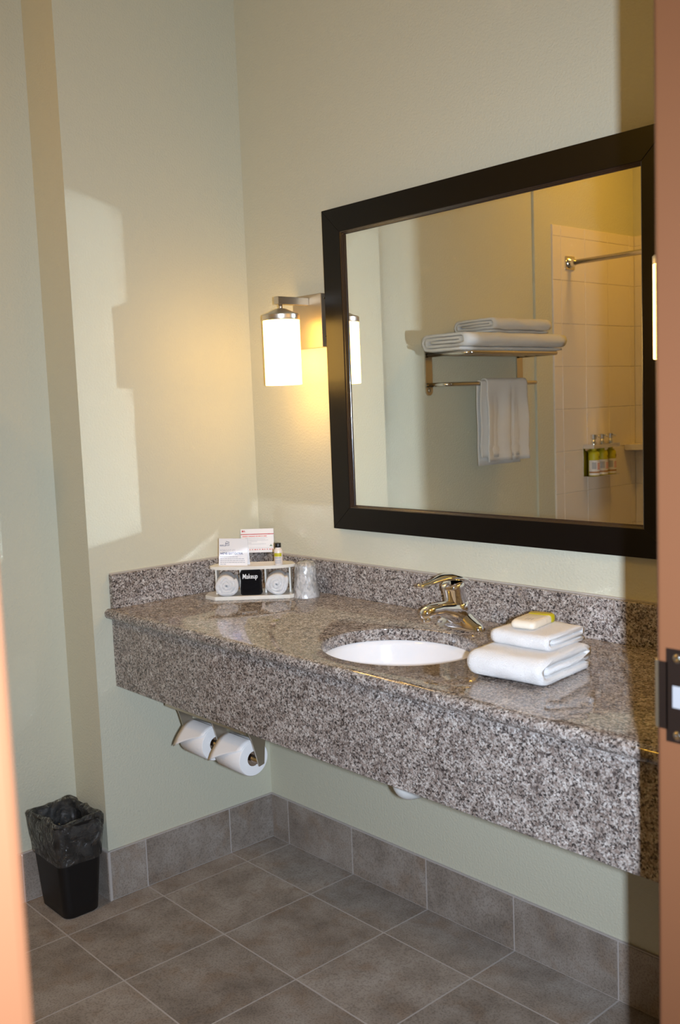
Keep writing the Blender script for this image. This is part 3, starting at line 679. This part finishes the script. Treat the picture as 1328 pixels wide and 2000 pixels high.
# ---------------------------------------------------------------- waste bin
bc = Vector((-0.0615, -0.760, 0.0))
binn = thing('waste_bin', 'small black plastic waste bin with a clear liner by the wall corner', 'bin', bc, 0)
def bin_ring(t, off=0.0, z=None):
    hx = 0.087 + (0.104 - 0.087) * t + off; hy = 0.0575 + (0.0795 - 0.0575) * t + off
    return [(x, y, 0.30 * t if z is None else z) for x, y in rrect(hx, hy, 0.026, 6)]
rs = [bin_ring(0, -0.004, 0.0), bin_ring(0.0, 0, 0.004)] + [bin_ring(t / 8) for t in range(1, 9)] + [bin_ring(1, -0.0025)] + [bin_ring(t / 8, -0.0025) for t in (6, 4, 2)] + [bin_ring(0.03, -0.003)]
bm = loft(rs); obj('tub', bm, PLASTB, binn, auto=50)
def liner():
    rings = []
    spec = [(0.58, 0.003), (0.60, 0.0052), (0.63, 0.0045), (0.70, 0.0055), (0.78, 0.006), (0.86, 0.007), (0.94, 0.0075), (1.0, 0.006), (1.03, 0.001), (1.035, -0.004), (1.01, -0.012), (0.94, -0.016), (0.85, -0.017), (0.70, -0.016), (0.5, -0.015), (0.3, -0.018)]
    for j, (t, off) in enumerate(spec):
        base = bin_ring(t, off); out = []
        up = j >= 7
        n = len(base); fine = []
        for i in range(n):
            a, b = Vector(base[i]), Vector(base[(i + 1) % n])
            m = max(1, int((b - a).length / 0.008))
            for q in range(m): fine.append((i, a.lerp(b, q / m)))
        rings.append((fine, up, t))
    # resample every ring to the same count by angle
    N = 120; res = []
    for fine, up, t in rings:
        pts = [p for _, p in fine]; L_ = [0]
        for a, b in zip(pts, pts[1:] + pts[:1]): L_.append(L_[-1] + (b - a).length)
        tot = L_[-1]; r = []; k = 0
        for i in range(N):
            s = tot * i / N
            while L_[k + 1] < s: k += 1
            f = (s - L_[k]) / max(1e-9, L_[k + 1] - L_[k]); p = pts[k].lerp(pts[(k + 1) % len(pts)], f)
            ang_ = math.atan2(p.y, p.x); c = Vector((p.x, p.y, 0)).normalized()
            d = 0.0035 * noise.noise(Vector((p.x * 22, p.y * 22, t * 9))) + 0.0028 * noise.noise(Vector((p.x * 50, p.y * 50, t * 30)))
            amp = 2.6 if up else 0.55
            if t > 0.98: d += -0.004 * abs(math.sin(ang_ * 3.1 + 1))
            q = p + c * d * amp; q.z += (0.012 * noise.noise(Vector((p.x * 14, p.y * 14, 3))) if up or t > 0.98 else 0.004 * noise.noise(Vector((p.x * 12, p.y * 12, 8))))
            r.append(q)
        res.append(r)
    return loft(res, False)
ln = obj('liner', liner(), LINER, binn, smooth=True); tag(ln, 'clear crumpled plastic liner')

# ---------------------------------------------------------------- towel rack on the recessed wall (seen in the mirror)
rack = thing('towel_rack', 'steel hotel towel rack with shelf and lower bar, seen in the mirror', 'towel rack', (XR, -1.425, 1.55))
def rk(name, bm, m=STEEL, **k): return obj(name, shift(bm, -XR, 1.425, -1.55), m, rack, **k)
for y in (-1.112, -1.738):
    bm = prism([(y + px, pz) for px, pz in rrect(0.0215, 0.107, 0.021, 6)], 0, 0.007)
    for v in bm.verts: v.co = Vector((XR + v.co.z, v.co.x, 1.660 + v.co.y))
    bk = rk('bracket', bm, auto=40)
    bm = lathe([(0.009, 0), (0.009, 0.003), (0.007, 0.006), (0.001, 0.007)], 18); rot(bm, PI / 2, 'Y'); shift(bm, 0.007 , y + 1.425, 1.575 - 1.55)
    obj('screw', bm, STEEL, bk, smooth=True)
rk('shelf_bar', tube(fillet([(XR, -1.112, 1.724), (0.03, -1.112, 1.724), (0.03, -1.738, 1.724), (XR, -1.738, 1.724)], 0.035), 0.0095, 14), smooth=True)
for x in (-0.15, -0.09, -0.03):
    rk('shelf_rod', tube([(x, -1.112, 1.724), (x, -1.738, 1.724)], 0.006, 10), smooth=True)
rk('towel_bar', tube(fillet([(XR, -1.112, 1.597), (-0.085, -1.112, 1.597), (-0.085, -1.738, 1.597), (XR, -1.738, 1.597)], 0.035), 0.009, 14), smooth=True)
def stack_towel(wd, ln_, th_, layers, seed):
    """roll-folded bath towel: layered oblong spiral cross-section, extruded"""
    pts = []; hz = th_ * layers / 2; R_ = hz - th_ / 2
    pts = line((wd - hz, th_ / 2), (hz, th_ / 2), 10) + arc((hz, hz), R_, -PI / 2, -1.5 * PI, 12) + line((hz, 2 * hz - th_ / 2), (wd - hz, 2 * hz - th_ / 2), 10) + arc((wd - hz, hz + th_ / 2), R_ - th_ / 2, PI / 2, -PI / 2, 10)
    k = 1
    pts += line((wd - hz, th_ * 1.5), (hz, th_ * 1.5), 10)
    if layers > 3: pts += arc((hz, hz), max(0.003, R_ - th_), -PI / 2, -1.5 * PI, 6) + line((hz, 2 * hz - th_ * 1.5), (wd - hz * 1.2, 2 * hz - th_ * 1.5), 8) + arc((wd - hz * 1.2, hz + th_ / 2), th_ / 2, PI / 2, -PI / 2, 6) + line((wd - hz * 1.2, hz), (hz * 1.5, hz), 8)
    return ribbon(dedupe(pts), th_ * 0.94, ln_, 20, 0.005, seed, 0.012)
bm = stack_towel(0.255, 0.70, 0.0148, 5, 31)      # a across the shelf (x), b along the wall (y)
for v in bm.verts: v.co = Vector((v.co.x, -v.co.y, v.co.z))
t1 = tag(obj('bath_towel', bm, TERRY, smooth=True), 'large folded white bath towel lying on the rack shelf, the lower one', 'towel', 'bath towels on the rack')
t1.location = (XR + 0.006, -1.068, 1.7335)
bm = stack_towel(0.235, 0.40, 0.0125, 5, 47)
for v in bm.verts: v.co = Vector((v.co.x, -v.co.y, v.co.z))
t2 = tag(obj('bath_towel', bm, TERRY, smooth=True), 'shorter folded white bath towel lying on top of the rack\'s larger towel', 'towel', 'bath towels on the rack')
t2.location = (XR + 0.014, -1.272, 1.8085)
# hand towel over the lower bar
hang = thing('hanging_towel', 'white hand towel hanging folded over the rack\'s lower bar', 'towel', (-0.085, -1.48, 1.597))
def hang_sheet(y0, y1, zf, zb, rr, fold, seed):
    rings = []; n = 46
    path = [(rr, -zf + zf * k / 18) for k in range(18)] + [(rr * math.cos(a), rr * math.sin(a)) for a in [PI * k / 10 for k in range(11)]] + [(-rr, -zb * k / 16) for k in range(1, 17)]
    bm = bmesh.new(); rows = []
    for i in range(n + 1):
        y = y0 + (y1 - y0) * i / n; r = []
        for (x, z) in path:
            dep = min(1, max(0, -z) / 0.12)
            wv = dep * (0.006 * math.sin((y - y0) * 42 + seed) + 0.010 * math.exp(-((y - fold) / 0.012) ** 2) * -1) + 0.004 * noise.noise(Vector((y * 12, z * 9, seed)))
            # woven border near the hem
            bd = -0.003 if (x > 0 and 0.045 < zf + z < 0.062) else 0.0
            r.append(bm.verts.new((x + (wv + bd) * (1 if x > 0 else 0.4), y + 0.006 * noise.noise(Vector((z * 6, y * 4, seed))), z)))
        rows.append(r)
    for a, b in zip(rows, rows[1:]):
        for j in range(len(path) - 1): bm.faces.new((a[j], a[j + 1], b[j + 1], b[j]))
    return bm
s1 = obj('front_fold', hang_sheet(-0.15, 0.135, 0.345, 0.30, 0.019, -0.035, 2.0), TERRY, hang, smooth=True); md = s1.modifiers.new('thickness', 'SOLIDIFY'); md.thickness = 0.006; md.offset = 0
s2 = obj('inner_fold', hang_sheet(-0.13, 0.165, 0.325, 0.36, 0.0118, 0.3, 5.0), TERRY, hang, smooth=True); md = s2.modifiers.new('thickness', 'SOLIDIFY'); md.thickness = 0.004; md.offset = 0

# ---------------------------------------------------------------- tiled shower end (seen in the mirror)
sur = bpy.data.objects.new('shower_surround', None); COL.objects.link(sur); sur.location = (XS, YT, 0)
tag(sur, 'cream glazed wall tile surround of the shower, seen in the mirror', 'shower surround')
def stile(x0, x1, y0, y1, z0, z1):
    bm = box(x0, x1, y0, y1, z0, z1); c = Vector(((x0 + x1) / 2, (y0 + y1) / 2, (z0 + z1) / 2)); shift(bm, -c.x, -c.y, -c.z)
    o = obj('tile', bm, BATHTILE, sur, bev=0.0022, seg=2); o.location = c - Vector(sur.location); return o
g2 = 0.0025
obj('grout_bed', shift(box(XS, XS + 0.006, YE, YT, 0.0, 2.35), -XS, -YT, 0), mat('bath_grout', srgb(232, 222, 208), 0.7), sur)
obj('grout_bed', shift(box(XS, 1.40, YE, YE + 0.006, 0.0, 2.35), -XS, -YT, 0), mat('bath_grout', srgb(232, 222, 208), 0.7), sur)
zs = [2.35, 2.297] + [2.297 - 0.2085 * k for k in range(1, 12)]
ys = [YT, -2.057, -2.257, -2.457, -2.657, YE + 0.008]
xs = [XS + 0.008] + [XS + 0.05 + 0.2 * k for k in range(0, 8)]
for z1, z0 in zip(zs, zs[1:]):
    z0 = max(z0, 0.003)
    for y1, y0 in zip(ys, ys[1:]): stile(XS + 0.003, XS + 0.0085, y0 + g2 / 2, y1 - g2 / 2, z0 + g2 / 2, z1 - g2 / 2)
    for x0, x1 in zip(xs, xs[1:]): stile(x0 + g2 / 2, x1 - g2 / 2, YE + 0.003, YE + 0.0085, z0 + g2 / 2, z1 - g2 / 2)
# corner soap shelf
shf = tag(obj('corner_shelf', prism([(0, 0)] + [(0.11 * math.cos(a), 0.11 * math.sin(a)) for a in [PI / 2 * k / 12 for k in range(13)]], 0, 0.03), BATHTILE, bev=0.004), 'rounded white ceramic corner shelf in the shower, seen in the mirror', 'shelf')
shf.location = (XS + 0.009, YE + 0.009, 1.232)
# curtain rod
rod = thing('shower_rod', 'straight nickel shower curtain rod with square wall flange, seen in the mirror', 'shower rod', (XS + 0.0085, -2.125, 2.1745))
obj('pole', tube([(0.012, 0, 0), (1.60, 0, 0)], 0.0125, 20), STEEL, rod, smooth=True)
bm = prism(rrect(0.033, 0.036, 0.006, 4), 0, 0.007); rot(bm, PI / 2, 'Y'); obj('flange', bm, STEEL, rod, bev=0.001)
bm = lathe([(0.027, 0.007), (0.027, 0.012), (0.019, 0.018), (0.017, 0.032), (0.0126, 0.034)], 28); rot(bm, PI / 2, 'Y'); obj('socket', bm, CHROME, rod, auto=40)
# dispenser bracket and its three bottles
XD = XS + 0.0085
dis = thing('dispenser_bracket', 'chrome wall bracket holding three pump bottles on the shower tile', 'bracket', (XD, -2.335, 1.118))
def dk(name, bm, m=CHROME, **k): return obj(name, bm, m, dis, **k)
dk('back_plate', box(0, 0.003, -0.118, 0.118, 0, 0.155), bev=0.001)
dk('bottom_ledge', box(0.003, 0.062, -0.118, 0.118, 0, 0.003), bev=0.001)
dk('collar_bar', box(0.003, 0.066, -0.118, 0.118, 0.142, 0.163), bev=0.0015)
def pump(y, label):
    t = thing('pump_bottle', label, 'bottle', (XD + 0.036, y, 1.1212), 0, 'pump bottles in the shower bracket')
    obj('body', lathe([(0.001, 0), (0.026, 0), (0.028, 0.002), (0.028, 0.108), (0.026, 0.118), (0.018, 0.126), (0.012, 0.128), (0.012, 0.138)], 28), LIME, t, auto=50)
    obj('label', wrap_label(0.0284, 0.004, 0.080, -2.0, 2.0, 24), LABELW, t, smooth=True)
    obj('label_band', wrap_label(0.0287, 0.016, 0.023, -0.4, 2.0, 16), mat('ink_brown', srgb(176, 120, 60), 0.6), t, smooth=True)
    for k in range(5): obj('print_line', wrap_label(0.0287, 0.034 + k * 0.0068, 0.0375 + k * 0.0068, -0.7, 0.35, 10), INKPINK, t, smooth=True)
    obj('print_mark', wrap_label(0.0287, 0.036, 0.070, 0.55, 1.35, 10), INKLG, t, smooth=True)
    obj('label_stamp', wrap_label(0.0286, 0.090, 0.101, -0.7, 0.0, 8), mat('ink_olive', srgb(140, 122, 30), 0.6), t, smooth=True)
    obj('pump_head', lathe([(0.0145, 0.138), (0.0145, 0.172), (0.010, 0.174), (0.009, 0.184), (0.0155, 0.187), (0.0165, 0.209), (0.001, 0.211)], 20), CHROME, t, auto=45)
    obj('nozzle', tube([(0, 0, 0.202), (0.030, 0.006, 0.202), (0.036, 0.008, 0.196)], 0.0038, 10), CHROME, t, smooth=True)
    return t
pump(-2.260, 'lime and white pump bottle in the bracket, nearest the towel rack')
pump(-2.335, 'lime and white pump bottle in the middle of the bracket')
pump(-2.410, 'lime and white pump bottle in the bracket, nearest the corner shelf')

# ---------------------------------------------------------------- ceiling light over the shower side of the room
cl = thing('ceiling_light', 'round flush ceiling light with a lit opal diffuser above the shower', 'lamp', (0.55, -2.15, ZC))
obj('base', lathe([(0.001, 0), (0.155, 0), (0.158, -0.004), (0.158, -0.03), (0.15, -0.034), (0.001, -0.034)], 48, cap=False), NICKEL, cl, auto=40)
CLM = bpy.data.materials.new('lit_ceiling_diffuser'); CLM.use_nodes = True
b = CLM.node_tree.nodes['Principled BSDF']; b.inputs['Base Color'].default_value = (0.9, 0.88, 0.84, 1)
b.inputs['Emission Color'].default_value = (1.0, 0.52, 0.06, 1); b.inputs['Emission Strength'].default_value = 40
obj('diffuser', lathe([(0.145, -0.034), (0.14, -0.055), (0.12, -0.075), (0.08, -0.09), (0.03, -0.097), (0.001, -0.098)], 48, cap=False), CLM, cl, smooth=True)
